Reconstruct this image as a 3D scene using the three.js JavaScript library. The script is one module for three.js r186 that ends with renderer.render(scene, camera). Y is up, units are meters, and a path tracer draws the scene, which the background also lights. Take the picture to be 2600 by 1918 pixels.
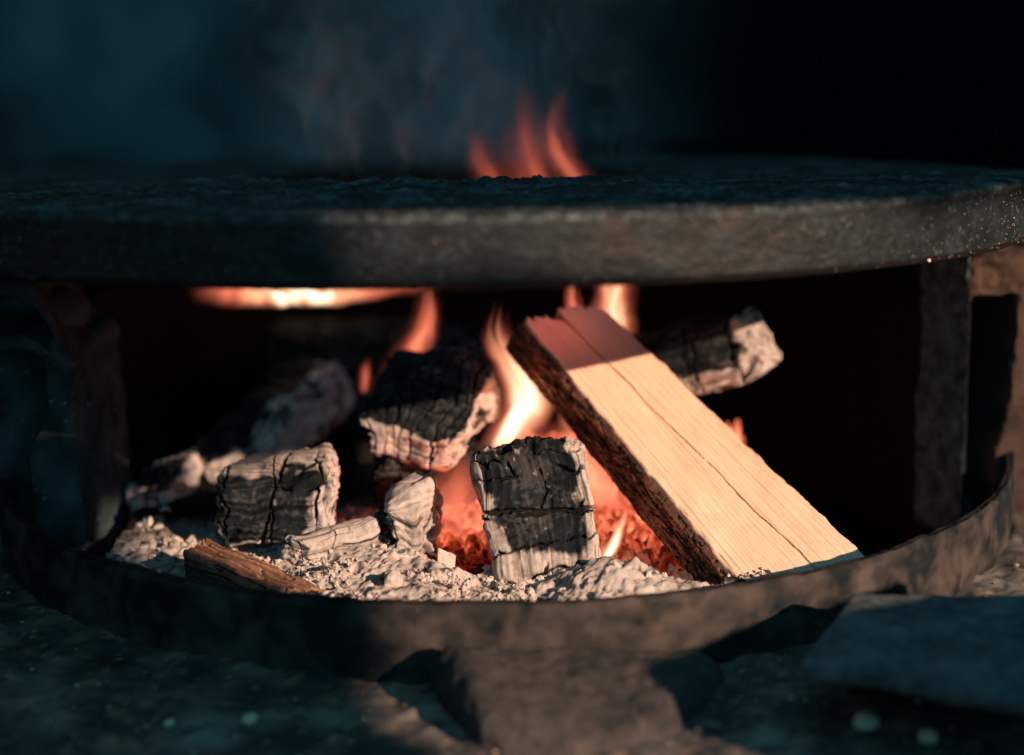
import * as THREE from 'three';
import { ImprovedNoise } from 'three/addons/math/ImprovedNoise.js';
import { mergeGeometries } from 'three/addons/utils/BufferGeometryUtils.js';

// ---------------------------------------------------------------- camera, sky, sun, exposure
const scene = new THREE.Scene();
const camera = new THREE.PerspectiveCamera(24.0, 1024 / 755, 0.02, 40);
camera.position.set(0, 0.2797, 0.9605);
camera.up.set(0.0263, 0.976, -0.2162);
camera.lookAt(0.0305, 0.2797 - 0.217, 0.9605 - 0.9757);
camera.focus = 0.815;
camera.userData.fStop = 3.3;
scene.add(camera);

const renderer = new THREE.WebGLRenderer({ antialias: true });
renderer.toneMapping = THREE.LinearToneMapping;
renderer.toneMappingExposure = 1.9;
renderer.shadowMap.enabled = true;

{ // dim teal evening sky, computed
  const w = 64, h = 32, d = new Float32Array(w * h * 4);
  for (let y = 0; y < h; y++) {
    const e = Math.max(0, ((y + 0.5) / h - 0.5) * 2), k = 0.8 + 0.2 * e;
    for (let x = 0; x < w; x++) d.set([0.06 * k, 0.25 * k, 0.345 * k, 1], (y * w + x) * 4);
  }
  const t = new THREE.DataTexture(d, w, h, THREE.RGBAFormat, THREE.FloatType);
  t.mapping = THREE.EquirectangularReflectionMapping; t.magFilter = THREE.LinearFilter; t.needsUpdate = true;
  scene.background = t; scene.environment = t;
}
const SUN_AZ = 42 * Math.PI / 180, SUN_EL = 20.5 * Math.PI / 180;
const sunDir = new THREE.Vector3(Math.sin(SUN_AZ) * Math.cos(SUN_EL), Math.sin(SUN_EL), Math.cos(SUN_AZ) * Math.cos(SUN_EL));
const sun = new THREE.DirectionalLight(new THREE.Color().setRGB(1, 0.61, 0.41), 4.6);
sun.name = 'sun';
sun.target.position.set(0, 0.05, 0.12);
sun.position.copy(sunDir).multiplyScalar(3).add(sun.target.position);
sun.castShadow = true; sun.shadow.radius = 1.2; sun.shadow.mapSize.set(2048, 2048);
Object.assign(sun.shadow.camera, { left: -1.5, right: 1.5, top: 1.5, bottom: -1.5, near: 0.1, far: 8 });
scene.add(sun, sun.target);

// ---------------------------------------------------------------- helpers
const IN = new ImprovedNoise();
const n3 = (x, y, z) => IN.noise(x + 71.3, y + 43.7, z + 19.1);
function fbm(x, y, z, o = 4) { let a = 0.5, s = 0; for (let i = 0; i < o; i++) { s += a * n3(x, y, z); x = x * 2.03 + 3.1; y = y * 2.03 + 1.7; z = z * 2.03 + 5.3; a *= 0.5; } return s; }
const { clamp, smoothstep: ss3, lerp } = THREE.MathUtils;
const ss = (a, b, x) => ss3(x, a, b);                       // ss(from, to, x), from may exceed to
const sst = (a, b, x) => { const t = clamp((x - a) / (b - a), 0, 1); return t * t * (3 - 2 * t); };
let seed = 7;
const rnd = () => { seed = (seed * 16807) % 2147483647; return seed / 2147483647; };
const rr = (a, b) => a + (b - a) * rnd();
const V = (x, y, z) => new THREE.Vector3(x, y, z);
const mixc = (a, b, t) => [a[0] + (b[0] - a[0]) * t, a[1] + (b[1] - a[1]) * t, a[2] + (b[2] - a[2]) * t];
const used = new Map();
function numbered(n) { const k = used.get(n) ?? 0; used.set(n, k + 1); return k ? n + '_' + String(k).padStart(3, '0') : n; }
function mesh(name, geo, mat, parent) {
  const m = new THREE.Mesh(geo, mat); m.castShadow = m.receiveShadow = true;
  m.name = parent ? name : numbered(name); (parent ?? scene).add(m); return m;
}
function thing(name, label, category, group) { const g = new THREE.Group(); g.name = numbered(name); scene.add(g); return tag(g, label, category, group); }
function tag(o, label, category, group, kind) { if (label) o.userData.label = label; if (category) o.userData.category = category; if (group) o.userData.group = group; if (kind) o.userData.kind = kind; return o; }

// a box-like block: eight corners c[u][v][w] (0/1 each), a rounded edge, a lattice of vertices that fn moves along the normal and colours
function block(c, [Nu, Nv, Nw], round, fn) {
  const key = new Map(), pos = [], col = [], idx = [];
  const P = (i, j, k) => c[i * 4 + j * 2 + k];
  const ax = (a, b) => V(0, 0, 0).addVectors(a, b);
  const mid = (f) => { const r = V(0, 0, 0); let n = 0; for (let i = 0; i < 2; i++) for (let j = 0; j < 2; j++) for (let k = 0; k < 2; k++) if (f(i, j, k)) { r.add(V(...P(i, j, k))); n++; } return r.divideScalar(n); };
  const U = mid((i) => i).sub(mid((i) => !i)), Vv = mid((i, j) => j).sub(mid((i, j) => !j)), W = mid((i, j, k) => k).sub(mid((i, j, k) => !k));
  const L = [U.length(), Vv.length(), W.length()];
  const J = new THREE.Matrix3().set(U.x, Vv.x, W.x, U.y, Vv.y, W.y, U.z, Vv.z, W.z).multiplyScalar(0.5);
  const flip = J.determinant() < 0, JT = J.clone().invert().transpose();
  const R = L.map((l) => Math.min(0.98, (2 * round) / l));
  const q = V(0, 0, 0), nn = V(0, 0, 0), o = {};
  const at = (i, j, k) => {
    const id = (i * (Nv + 1) + j) * (Nw + 1) + k;
    let n = key.get(id);
    if (n !== undefined) return n;
    const p = [2 * i / Nu - 1, 2 * j / Nv - 1, 2 * k / Nw - 1];
    const inn = p.map((x, a) => clamp(x, -1 + R[a], 1 - R[a]));
    let d = p.map((x, a) => (x - inn[a]) / R[a]);
    const dl = Math.hypot(...d) || 1; d = d.map((x) => x / dl);
    const r = inn.map((x, a) => x + R[a] * d[a]);
    const [u, v, w] = r.map((x) => (x + 1) / 2);
    q.set(0, 0, 0);
    for (let a = 0; a < 2; a++) for (let b = 0; b < 2; b++) for (let e = 0; e < 2; e++) {
      const f = (a ? u : 1 - u) * (b ? v : 1 - v) * (e ? w : 1 - w), s = P(a, b, e); q.x += f * s[0]; q.y += f * s[1]; q.z += f * s[2];
    }
    nn.set(d[0], d[1], d[2]).applyMatrix3(JT).normalize();
    Object.assign(o, { u: r[0], v: r[1], w: r[2], a: r[0] * L[0] / 2, b: r[1] * L[1] / 2, c: r[2] * L[2] / 2, x: q.x, y: q.y, z: q.z, nu: d[0], nv: d[1], nw: d[2], face: Math.abs(d[0]) > 0.72 ? 0 : Math.abs(d[1]) > Math.abs(d[2]) ? 1 : 2 });
    const g = fn(o);
    n = pos.length / 3;
    pos.push(q.x + nn.x * g.d + (g.off ? g.off[0] : 0), q.y + nn.y * g.d + (g.off ? g.off[1] : 0), q.z + nn.z * g.d + (g.off ? g.off[2] : 0));
    col.push(...g.rgb);
    key.set(id, n); return n;
  };
  const quad = (a, b, e, f, turn) => { if (turn !== flip) idx.push(a, b, e, a, e, f); else idx.push(a, e, b, a, f, e); };
  for (let s = 0; s < 2; s++) {
    for (let j = 0; j < Nv; j++) for (let k = 0; k < Nw; k++) { const i = s * Nu; quad(at(i, j, k), at(i, j + 1, k), at(i, j + 1, k + 1), at(i, j, k + 1), !!s); }
    for (let i = 0; i < Nu; i++) for (let k = 0; k < Nw; k++) { const j = s * Nv; quad(at(i, j, k), at(i + 1, j, k), at(i + 1, j, k + 1), at(i, j, k + 1), !s); }
    for (let i = 0; i < Nu; i++) for (let j = 0; j < Nv; j++) { const k = s * Nw; quad(at(i, j, k), at(i + 1, j, k), at(i + 1, j + 1, k), at(i, j + 1, k), !!s); }
  }
  return geom(pos, col, idx);
}
function geom(pos, col, idx, uv) {
  const g = new THREE.BufferGeometry();
  g.setAttribute('position', new THREE.Float32BufferAttribute(pos, 3));
  if (col) g.setAttribute('color', new THREE.Float32BufferAttribute(col, col.length / (pos.length / 3)));
  if (uv) g.setAttribute('uv', new THREE.Float32BufferAttribute(uv, 2));
  g.setIndex(idx); g.computeVertexNormals(); return g;
}
// a grid surface: f(s, t) -> {p: [x, y, z], rgb | rgba, uv}
function sheet(ns, nt, f, reverse) {
  const pos = [], col = [], idx = [], uv = [];
  for (let i = 0; i <= ns; i++) for (let j = 0; j <= nt; j++) { const r = f(i / ns, j / nt); pos.push(...r.p); col.push(...r.c); if (r.uv) uv.push(...r.uv); }
  for (let i = 0; i < ns; i++) for (let j = 0; j < nt; j++) { const a = i * (nt + 1) + j, b = a + nt + 1; if (reverse) idx.push(a, b, a + 1, b, b + 1, a + 1); else idx.push(a, a + 1, b, b, a + 1, b + 1); }
  return geom(pos, col, idx, uv.length ? uv : null);
}
// an eight-corner list from the front quad (TL TR BL BR) and the four back corners: u left to right, v bottom to top, w back to front
const eight = (f, b) => [b[2], f[2], b[0], f[0], b[3], f[3], b[1], f[1]];
const back = (f, o) => f.map((p) => [p[0] + o[0], p[1] + o[1], p[2] + o[2]]);

const std = (o) => new THREE.MeshStandardMaterial({ color: 0xffffff, vertexColors: true, roughness: 0.95, ...o });
function noiseTex(n, f) {
  const d = new Uint8Array(n * n * 4);
  for (let y = 0; y < n; y++) for (let x = 0; x < n; x++) { const v = clamp(f(x / n, y / n), 0, 1) * 255; d.set([v, v, v, 255], (y * n + x) * 4); }
  const t = new THREE.DataTexture(d, n, n); t.wrapS = t.wrapT = THREE.RepeatWrapping; t.magFilter = THREE.LinearFilter; t.needsUpdate = true; return t;
}
const charMat = new THREE.MeshPhysicalMaterial({ vertexColors: true, roughness: 0.85, specularIntensity: 0.15 }), ashMat = new THREE.MeshPhysicalMaterial({ vertexColors: true, roughness: 1, specularIntensity: 0.15 }), woodMat = std({ roughness: 0.7 });
const CHAR = [0.004, 0.007, 0.009], ASH = [0.4, 0.395, 0.385], BED = [0.47, 0.465, 0.45];

// ---------------------------------------------------------------- the wall far behind, the ground
{
  const g = sheet(40, 40, (s, t) => { const x = (s - 0.5) * 8, y = t * 4; const v = 0.004 + 0.003 * fbm(x * 3, y * 3, 1, 3); return { p: [x, y, -1.1 + 0.02 * fbm(x * 2, y * 2, 7, 3)], c: [v, v, v * 1.15] }; }, true);
  tag(mesh('wall', g, new THREE.MeshPhysicalMaterial({ vertexColors: true, roughness: 1, specularIntensity: 0 })), null, null, null, 'structure');
  const l = new THREE.BoxGeometry(0.06, 3, 2.6); l.translate(0, 1.5, 0);   // unseen wall added at the left to cut the skylight there
  const lw = mesh('wall', l, new THREE.MeshStandardMaterial({ color: new THREE.Color().setRGB(0.012, 0.012, 0.013), roughness: 1 })); lw.position.set(-0.95, -0.02, 0.22); tag(lw, null, null, null, 'structure');
}
{ // an unseen wall added on the right, its opening cut to shape the sunlight
  const sh = new THREE.Shape(), S = 1.5, up = Math.tan(SUN_EL) * S;   // along q (towards the camera) and height, S metres towards the sun
  for (const [i, [q, h]] of [[-4.5, -1], [-0.27, -1], [-0.25, 0.02], [-0.18, 0.055], [-0.095, 0.074], [0, 0.07], [0.088, 0.09], [0.159, 0.113], [0.235, 0.134], [0.225, 0.08], [0.202, 0.045], [0.212, 0.0], [0.2, -0.035], [0.2, -0.065], [0.235, -0.085], [0.235, -0.6], [0.55, -0.6], [0.55, 0.75], [-4.5, 0.75]].entries()) sh[i ? 'lineTo' : 'moveTo'](q, h + up);
  sh.closePath();
  const shadeRail = new THREE.Shape();   // bar added across the left part of the opening to shade the left block
  for (const [i, [q, h]] of [[0.128, 0.044], [0.186, 0.043], [0.194, 0.02], [0.27, 0.018], [0.27, 0.086], [0.215, 0.08], [0.185, 0.073], [0.16, 0.061], [0.128, 0.05]].entries()) shadeRail[i ? 'lineTo' : 'moveTo'](q, h + up);
  shadeRail.closePath();
  const g = new THREE.ExtrudeGeometry([sh, shadeRail], { depth: 0.04, bevelEnabled: false });
  const w = mesh('wall', g, new THREE.MeshStandardMaterial({ color: new THREE.Color().setRGB(0.02, 0.02, 0.02), roughness: 1 }));
  w.rotation.y = SUN_AZ - Math.PI; w.position.set(Math.sin(SUN_AZ) * S, 0, Math.cos(SUN_AZ) * S); tag(w, null, null, null, 'structure');
}
const ringX = 0.026, ringZ = -0.004, ringR = 0.275;
function groundH(x, z) {
  return 0.006 * fbm(x * 14, 2, z * 14, 4) + 0.0035 * fbm(x * 70, 5, z * 70, 3) + 0.0022 * Math.max(0, fbm(x * 260, 9, z * 260, 3) - 0.05) - 0.002;
}
{
  const axis = (lo, hi, step, far) => { const a = []; for (let x = -far; x < lo - 1e-6; x = lo - (lo - x) * 0.8 > lo - step * 2 ? lo : lo - (lo - x) * 0.8) a.push(x); for (let x = lo; x <= hi; x += step) a.push(x); let d = step; for (let x = hi + step; x < far; x += (d *= 1.25)) a.push(x); a.push(far); return a; };
  const xs = axis(-0.36, 0.42, 0.0021, 6), zs = axis(0.14, 0.46, 0.0021, 6);
  const pos = [], col = [], idx = [];
  for (const x of xs) for (const z of zs) {
    pos.push(x, groundH(x, z) - 0.09 * sst(0.273, 0.262, Math.hypot(x - ringX, z - ringZ)), z);
    const n = fbm(x * 40, 3, z * 40, 4), f = fbm(x * 300, 8, z * 300, 2);
    const k = clamp(0.5 + n * 1.3, 0, 1);
    let c = mixc([0.016, 0.021, 0.023], [0.15, 0.145, 0.13], k * k);
    c = mixc(c, [0.17, 0.12, 0.085], sst(0.1, 0.3, fbm(x * 75 + 5, 2, z * 75, 4)) * 0.7); c = mixc(c, [0.008, 0.01, 0.012], sst(0.08, 0.3, fbm(x * 110, 7, z * 110, 4)) * 0.85);
    if (f > 0.22) c = mixc(c, [0.3, 0.25, 0.19], sst(0.22, 0.4, f) * 0.7);
    col.push(...c);
  }
  const nz = zs.length;
  for (let i = 0; i < xs.length - 1; i++) for (let j = 0; j < nz - 1; j++) { const a = i * nz + j, b = a + nz; idx.push(a, a + 1, b, b, a + 1, b + 1); }
  tag(mesh('ground', geom(pos, col, idx), std({})), null, null, null, 'structure');
}

// ---------------------------------------------------------------- the stove: low front rim, two side blocks with slots, back wall
const stove = thing('stove', 'round soot-blackened stove base with a low curved front rim and two side blocks', 'stove');
const sootMat = new THREE.MeshPhysicalMaterial({ vertexColors: true, roughness: 0.9, specularIntensity: 0.35 });
{
  // front rim: a section (outer bottom, outer top, inner top, inner bottom) swept round the front half
  const prof = [], H = 0.0311, T = 0.004;
  for (let i = 0; i <= 46; i++) prof.push([0, -0.03 + (H - 0.0 + 0.03) * i / 46, 1, 0]);
  for (let i = 1; i <= 12; i++) prof.push([-T * i / 12, H, 0, 1]);
  for (let i = 1; i <= 30; i++) prof.push([-T, H - (H + 0.03) * i / 30, -1, 0]);
  const N = 620, M = prof.length - 1;
  const g = sheet(N, M, (s, t) => {
    const a = lerp(-0.12, Math.PI + 0.2, s), [dr, y, nr, ny] = prof[Math.round(t * M)];
    const arc = a * ringR, top = sst(0.02, H, y);
    const rough = 0.0022 * fbm(arc * 40, y * 60, dr * 60, 4) + 0.0007 * fbm(arc * 300, y * 180, dr * 200, 2);
    const wob = 0.0016 * fbm(arc * 18, 4, 1, 3) + 0.0012 * fbm(arc * 120, 4, 2, 3);
    const r = ringR + dr + (nr ? nr : 0.3) * rough - (top > 0.95 && nr > 0 ? 0.0016 : 0);
    const yy = y + top * wob + ny * rough;
    const st = fbm(arc * 110 + 3 * fbm(arc * 20, y * 20, 2, 2), y * 30, 3, 4), pt = fbm(arc * 22, y * 30, 8, 4);
    let c = mixc([0.006, 0.011, 0.014], [0.06, 0.054, 0.05], clamp(0.36 + st * 0.7 + pt * 1.5 + 1.3 * fbm(arc * 70, y * 80, 15, 4), 0, 1));
    c = mixc(c, [0.02, 0.022, 0.024], sst(0.1, 0.3, fbm(arc * 50, y * 70, 5, 3)) * 0.8);
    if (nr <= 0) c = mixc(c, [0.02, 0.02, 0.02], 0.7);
    return { p: [ringX + Math.cos(a) * r, yy, ringZ + Math.sin(a) * r], c };
  });
  mesh('front_rim', g, sootMat, stove);

  const grit = (o) => 0.0024 * fbm(o.x * 90, o.y * 90, o.z * 90, 4) + 0.0014 * fbm(o.x * 380, o.y * 420, o.z * 420, 2) + 0.004 * fbm(o.x * 22, o.y * 22, o.z * 22, 3);
  // right side block: its face towards the fire is gritty and teal, its outside browner, with a deep slot
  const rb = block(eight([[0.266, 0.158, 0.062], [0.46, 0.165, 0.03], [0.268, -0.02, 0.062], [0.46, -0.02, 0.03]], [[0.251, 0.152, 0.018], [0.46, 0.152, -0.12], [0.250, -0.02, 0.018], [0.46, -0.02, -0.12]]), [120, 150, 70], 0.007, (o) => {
    let d = grit(o), c = mixc([0.012, 0.04, 0.05], [0.05, 0.13, 0.16], clamp(0.4 + 1.4 * fbm(o.x * 120, o.y * 120, o.z * 120, 4), 0, 1));  // teal in the fire-side colour stands for skylight
    const spark = fbm(o.x * 500, o.y * 500, o.z * 500, 2);
    if (o.nw > 0.25) {
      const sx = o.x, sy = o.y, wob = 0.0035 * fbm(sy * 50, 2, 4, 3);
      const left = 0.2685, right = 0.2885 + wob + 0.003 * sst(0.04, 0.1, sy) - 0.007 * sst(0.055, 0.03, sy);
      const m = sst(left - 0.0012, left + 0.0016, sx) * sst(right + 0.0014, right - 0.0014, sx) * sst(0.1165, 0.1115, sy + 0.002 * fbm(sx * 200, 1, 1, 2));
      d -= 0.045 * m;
      c = mixc(mixc([0.012, 0.012, 0.012], [0.06, 0.042, 0.033], clamp(0.5 + 1.2 * fbm(sx * 40, sy * 40, 3, 4), 0, 1)), [0.004, 0.005, 0.006], Math.max(m, sst(0.272, 0.268, sx) * sst(0.118, 0.112, sy), sst(0.1, 0.35, fbm(sx * 30, sy * 60, 8, 3)) * 0.6));  // slot and the strip at its left painted black in place of shade
      if (sy > 0.118) d += 0.003 * fbm(sx * 120, sy * 120, 2, 3) - 0.0025 * sst(0.0016, 0, Math.abs(fbm(sx * 60, sy * 60, 5, 2)) * 0.02);
    } else if (spark > 0.27) c = mixc(c, [0.3, 0.25, 0.18], sst(0.27, 0.42, spark));
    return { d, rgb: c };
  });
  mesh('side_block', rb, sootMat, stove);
  // left side block: two deep pockets in its outside face
  const lb = block(eight([[-0.42, 0.155, 0.1], [-0.192, 0.142, 0.098], [-0.42, -0.02, 0.1], [-0.188, -0.02, 0.1]], [[-0.42, 0.15, -0.12], [-0.179, 0.145, 0.028], [-0.42, -0.02, -0.12], [-0.176, -0.02, 0.028]]), [110, 140, 80], 0.008, (o) => {
    let d = grit(o), c = [0.04, 0.046, 0.05];
    const k = clamp(0.5 + 1.3 * fbm(o.x * 60, o.y * 40, o.z * 60, 4), 0, 1);
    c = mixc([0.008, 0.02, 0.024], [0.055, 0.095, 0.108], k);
    if (o.nw > 0.5) {
      const w = 0.003 * fbm(o.y * 40, 3, 1, 3);
      const m1 = sst(-0.2, -0.204, o.x + w) * sst(0.116, 0.119, o.y) * sst(0.135, 0.132, o.y);
      const m2 = sst(-0.203, -0.208, o.x + 0.012 * sst(0.085, 0.05, o.y) + w) * sst(0.109, 0.104, o.y);
      const m = Math.max(m1, m2); d -= 0.05 * m;
    }
    const spark = fbm(o.x * 450, o.y * 450, o.z * 450, 2);
    if (spark > 0.3) c = mixc(c, [0.22, 0.24, 0.22], sst(0.3, 0.42, spark));
    const cut = sst(-0.222, -0.188, o.x) ** 2 * sst(0.085, 0.145, o.y);   // its upper inner corner is worn round
    return { d, rgb: c, off: [0, -0.034 * cut, 0] };
  });
  mesh('side_block', lb, sootMat, stove);
  // back wall, black with soot
  const bw = sheet(220, 60, (s, t) => {
    const a = lerp(Math.PI - 0.1, 2 * Math.PI + 0.1, s); let r, y;
    if (t < 0.45) { r = ringR - 0.03; y = lerp(-0.05, 0.107, t / 0.45); } else if (t < 0.6) { r = lerp(ringR - 0.03, ringR + 0.02, (t - 0.45) / 0.15); y = 0.107; } else { r = ringR + 0.02; y = lerp(0.107, -0.02, (t - 0.6) / 0.4); }
    r += 0.006 * fbm(a * 8, y * 30, 2, 4); y += (y > 0.03 ? 0.006 : 0) * fbm(a * 12, 3, 7, 3);
    const v = 0.005 + 0.003 * fbm(a * 20, y * 60, 4, 3); return { p: [ringX + Math.cos(a) * r, y, ringZ + Math.sin(a) * r], c: [v, v, v] };
  }, true);
  mesh('back_wall', bw, sootMat, stove);
}

// ---------------------------------------------------------------- the thick round plate with a hole in its middle
{
  const plate = thing('griddle_plate', 'thick round black cooking plate with a rough hole in its middle, lying over the fire', 'plate');
  plate.position.set(0, 0.178, 0);
  const T = 0.0284, R0 = 0.3, RH = 0.108, tx = -0.0113, tz = 0.057;
  const prof = [];   // [r, y, nr, ny]
  const put = (r0, y0, r1, y1, n, nr, ny) => { for (let i = prof.length ? 1 : 0; i <= n; i++) prof.push([lerp(r0, r1, i / n), lerp(y0, y1, i / n), nr, ny]); };
  put(RH + 0.004, -T, R0 - 0.003, -T, 8, 0, -1);
  put(R0 - 0.003, -T, R0, -T + 0.003, 4, 0.7, -0.7);
  put(R0, -T + 0.003, R0, -0.0026, 46, 1, 0);
  put(R0, -0.0026, R0 - 0.0026, 0, 5, 0.7, 0.7);
  put(R0 - 0.0026, 0, RH + 0.003, 0, 120, 0, 1);
  put(RH + 0.003, 0, RH, -0.004, 5, -0.7, 0.7);
  put(RH, -0.004, RH + 0.004, -T, 8, -1, 0);
  const N = 1050, M = prof.length - 1;
  const hole = [];
  const g = sheet(N, M, (s, t) => {
    const a = s < 0.8 ? lerp(-0.15, Math.PI + 0.15, s / 0.8) : lerp(Math.PI + 0.15, 2 * Math.PI - 0.15, (s - 0.8) / 0.2), [r, y, nr, ny] = prof[Math.round(t * M)], ca = Math.cos(a), sa = Math.sin(a);
    const inner = sst(0.16, RH, r);
    const rg = r + inner * (0.012 * fbm(ca * 3 + 5, sa * 3, 2, 4) + 0.002 * fbm(ca * 30, sa * 30, 3, 2));
    const x = rg * ca, z = rg * sa;
    let d = (ny > 0.5 ? 0.0022 : 0.00035) * fbm(x * 220, y * 220, z * 220, 3) + (ny > 0.5 ? 0.0016 : 0.0005) * fbm(x * 460, y * 460, z * 460, 2) + 0.0007 * fbm(x * 30, y * 40, z * 30, 3);
    if (ny > 0.5) {
      const front = sst(-0.3, 0.7, sa);
      d += front * 0.0052 * sst(0.17, 0.115, r) * (0.6 + 1.9 * fbm(ca * 4, sa * 4, 9, 3)) + front * 0.0016 * fbm(x * 120, 2, z * 120, 3) * sst(0.2, 0.13, r);
      const rz = 0.165 - 0.32 * (x + 0.1) + 0.02 * fbm(x * 30, 3, 3, 3);          // a worn crust: a low step from the left front to the hole
      d += 0.003 * sst(rz - 0.012, rz, z) * sst(-0.15, -0.1, x) * sst(0.26, 0.2, z);
    }
    const X = x + nr * d * ca, Z = z + nr * d * sa, yy = y + ny * d;
    const k = clamp(0.5 + 0.9 * fbm(x * 55, y * 90, z * 55, 4) + 1.1 * fbm(x * 300, y * 300, z * 300, 2), 0, 1);
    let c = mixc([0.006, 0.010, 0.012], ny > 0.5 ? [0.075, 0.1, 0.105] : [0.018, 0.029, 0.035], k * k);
    const rust = sst(0.08, 0.3, fbm(x * 24 + 3, y * 40, z * 24, 4)); c = mixc(c, [0.026, 0.023, 0.019], rust * 0.6); 
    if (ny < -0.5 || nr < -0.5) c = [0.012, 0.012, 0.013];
    return { p: [X, yy + X * tx + Z * tz, Z], c };
  });
  const bump = noiseTex(512, (u, v) => 0.5 + 0.9 * fbm(Math.cos(u * 6.283) * 14, Math.sin(u * 6.283) * 14, v * 60, 3));
  mesh('plate_body', g, new THREE.MeshPhysicalMaterial({ vertexColors: true, roughness: 0.55, specularIntensity: 0.4 }), plate);
  // mineral grains that glint in the casting's skin
  const one = new THREE.TetrahedronGeometry(0.0005, 0), gm = new THREE.MeshStandardMaterial({ color: new THREE.Color().setRGB(0.2, 0.2, 0.18), roughness: 0.25 });
  const K = 2200, im = new THREE.InstancedMesh(one, gm, K), m4 = new THREE.Matrix4(), q = new THREE.Quaternion(), e = new THREE.Euler();
  for (let i = 0; i < K; i++) {
    const a = rr(0.05, 3.1), top = i % 4 === 0, r = top ? rr(0.13, 0.298) : R0 + 0.0001, y = top ? 0.0001 : -rr(0.002, 0.027);
    const X = r * Math.cos(a), Z = r * Math.sin(a), s = rr(0.4, 1.1);
    m4.compose(V(X, y + X * tx + Z * tz, Z), q.setFromEuler(e.set(rr(0, 6), rr(0, 6), rr(0, 6))), V(s, s, s)); im.setMatrixAt(i, m4);
  }
  im.name = 'mineral_grain'; im.userData.kind = 'stuff'; plate.add(im);
}

// ---------------------------------------------------------------- ash bed and embers
const mound = (x, z, cx, cz, rx, rz, h) => h * Math.exp(-(((x - cx) / rx) ** 2) - ((z - cz) / rz) ** 2);
const emberMask = (x, z) => {   // where the bed is not covered by ash: the glowing hollow under the logs
  const e1 = 1 - Math.hypot((x - 0.004) / 0.034, (z - 0.128) / 0.055), e2 = 1 - Math.hypot((x - 0.1) / 0.042, (z - 0.135) / 0.068), e3 = 1 - Math.hypot((x - 0.05) / 0.075, (z - 0.06) / 0.06);
  return sst(-0.05, 0.1, Math.max(e1, e2, e3) + 0.22 * fbm(x * 60, 4, z * 60, 3));
};
function bedH(x, z) {
  const m = emberMask(x, z);
  let y = 0.014 + 0.35 * 0 + mound(x, z, -0.02, 0.15, 0.06, 0.05, 0.006) + mound(x, z, 0.066, 0.202, 0.024, 0.022, 0.013) + mound(x, z, -0.038, 0.15, 0.032, 0.03, 0.004) - 0.01 * m;
  const l = fbm(x * 55, 3, z * 55, 4), s = fbm(x * 240, 5, z * 240, 3), f = fbm(x * 700, 8, z * 700, 2), r = sst(-0.1, 0.2, fbm(x * 35, 12, z * 35, 2));
  y += lerp(0.006, 0.011, m) * l + (0.0014 + 0.0022 * r) * Math.max(-0.25, s) + (0.0007 + 0.0008 * r) * f - 0.004 * mound(x, z, 0.036, 0.2, 0.03, 0.02, 1);
  y += 0.0016 * sst(0.0, 0.3, fbm(x * 130 + 9, 2, z * 130, 2));
  return y;
}
{
  const x0 = -0.17, x1 = 0.172, z0 = -0.02, z1 = 0.256, st = 0.00085;
  const ns = Math.round((x1 - x0) / st), nt = Math.round((z1 - z0) / st);
  const g = sheet(ns, nt, (s, t) => {
    const x = lerp(x0, x1, s), z = lerp(z0, z1, t), m = emberMask(x, z), y = bedH(x, z);
    const k = fbm(x * 90, 6, z * 90, 4), f = fbm(x * 500, 4, z * 500, 2), sp = fbm(x * 210 + 4, 7, z * 210, 3);
    let c = mixc([0.26, 0.245, 0.23], BED, clamp(0.55 + k * 1.6 + f * 0.5, 0, 1));
    c = mixc(c, [0.03, 0.03, 0.032], sst(0.14, 0.26, sp) * 0.85);
    c = mixc(c, [0.07, 0.045, 0.04], m * 0.92);
    const rr0 = Math.hypot(x - ringX, z - ringZ), drop = 0.03 * sst(0.262, 0.27, rr0) + 0.06 * sst(0.125, 0.17, x - 0.35 * (z - 0.19) + 0.02 * fbm(x * 40, 1, z * 40, 2));
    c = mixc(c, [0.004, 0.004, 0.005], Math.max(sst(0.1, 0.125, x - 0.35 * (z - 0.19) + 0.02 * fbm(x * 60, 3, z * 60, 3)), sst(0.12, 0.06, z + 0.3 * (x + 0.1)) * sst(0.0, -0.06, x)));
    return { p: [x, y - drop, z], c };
  });
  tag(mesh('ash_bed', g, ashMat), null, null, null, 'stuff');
  // the rest of the hearth floor
  const g2 = sheet(120, 120, (s, t) => { const a = s * 2 * Math.PI, r = t * 0.262, x = ringX + r * Math.cos(a), z = ringZ + r * Math.sin(a); return { p: [x, -0.05 + 0.006 * fbm(x * 50, 2, z * 50, 3), z], c: [0.005, 0.005, 0.006] }; });
  mesh('hearth_floor', g2, new THREE.MeshPhysicalMaterial({ vertexColors: true, roughness: 1, specularIntensity: 0.05 }), stove);
}
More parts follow.
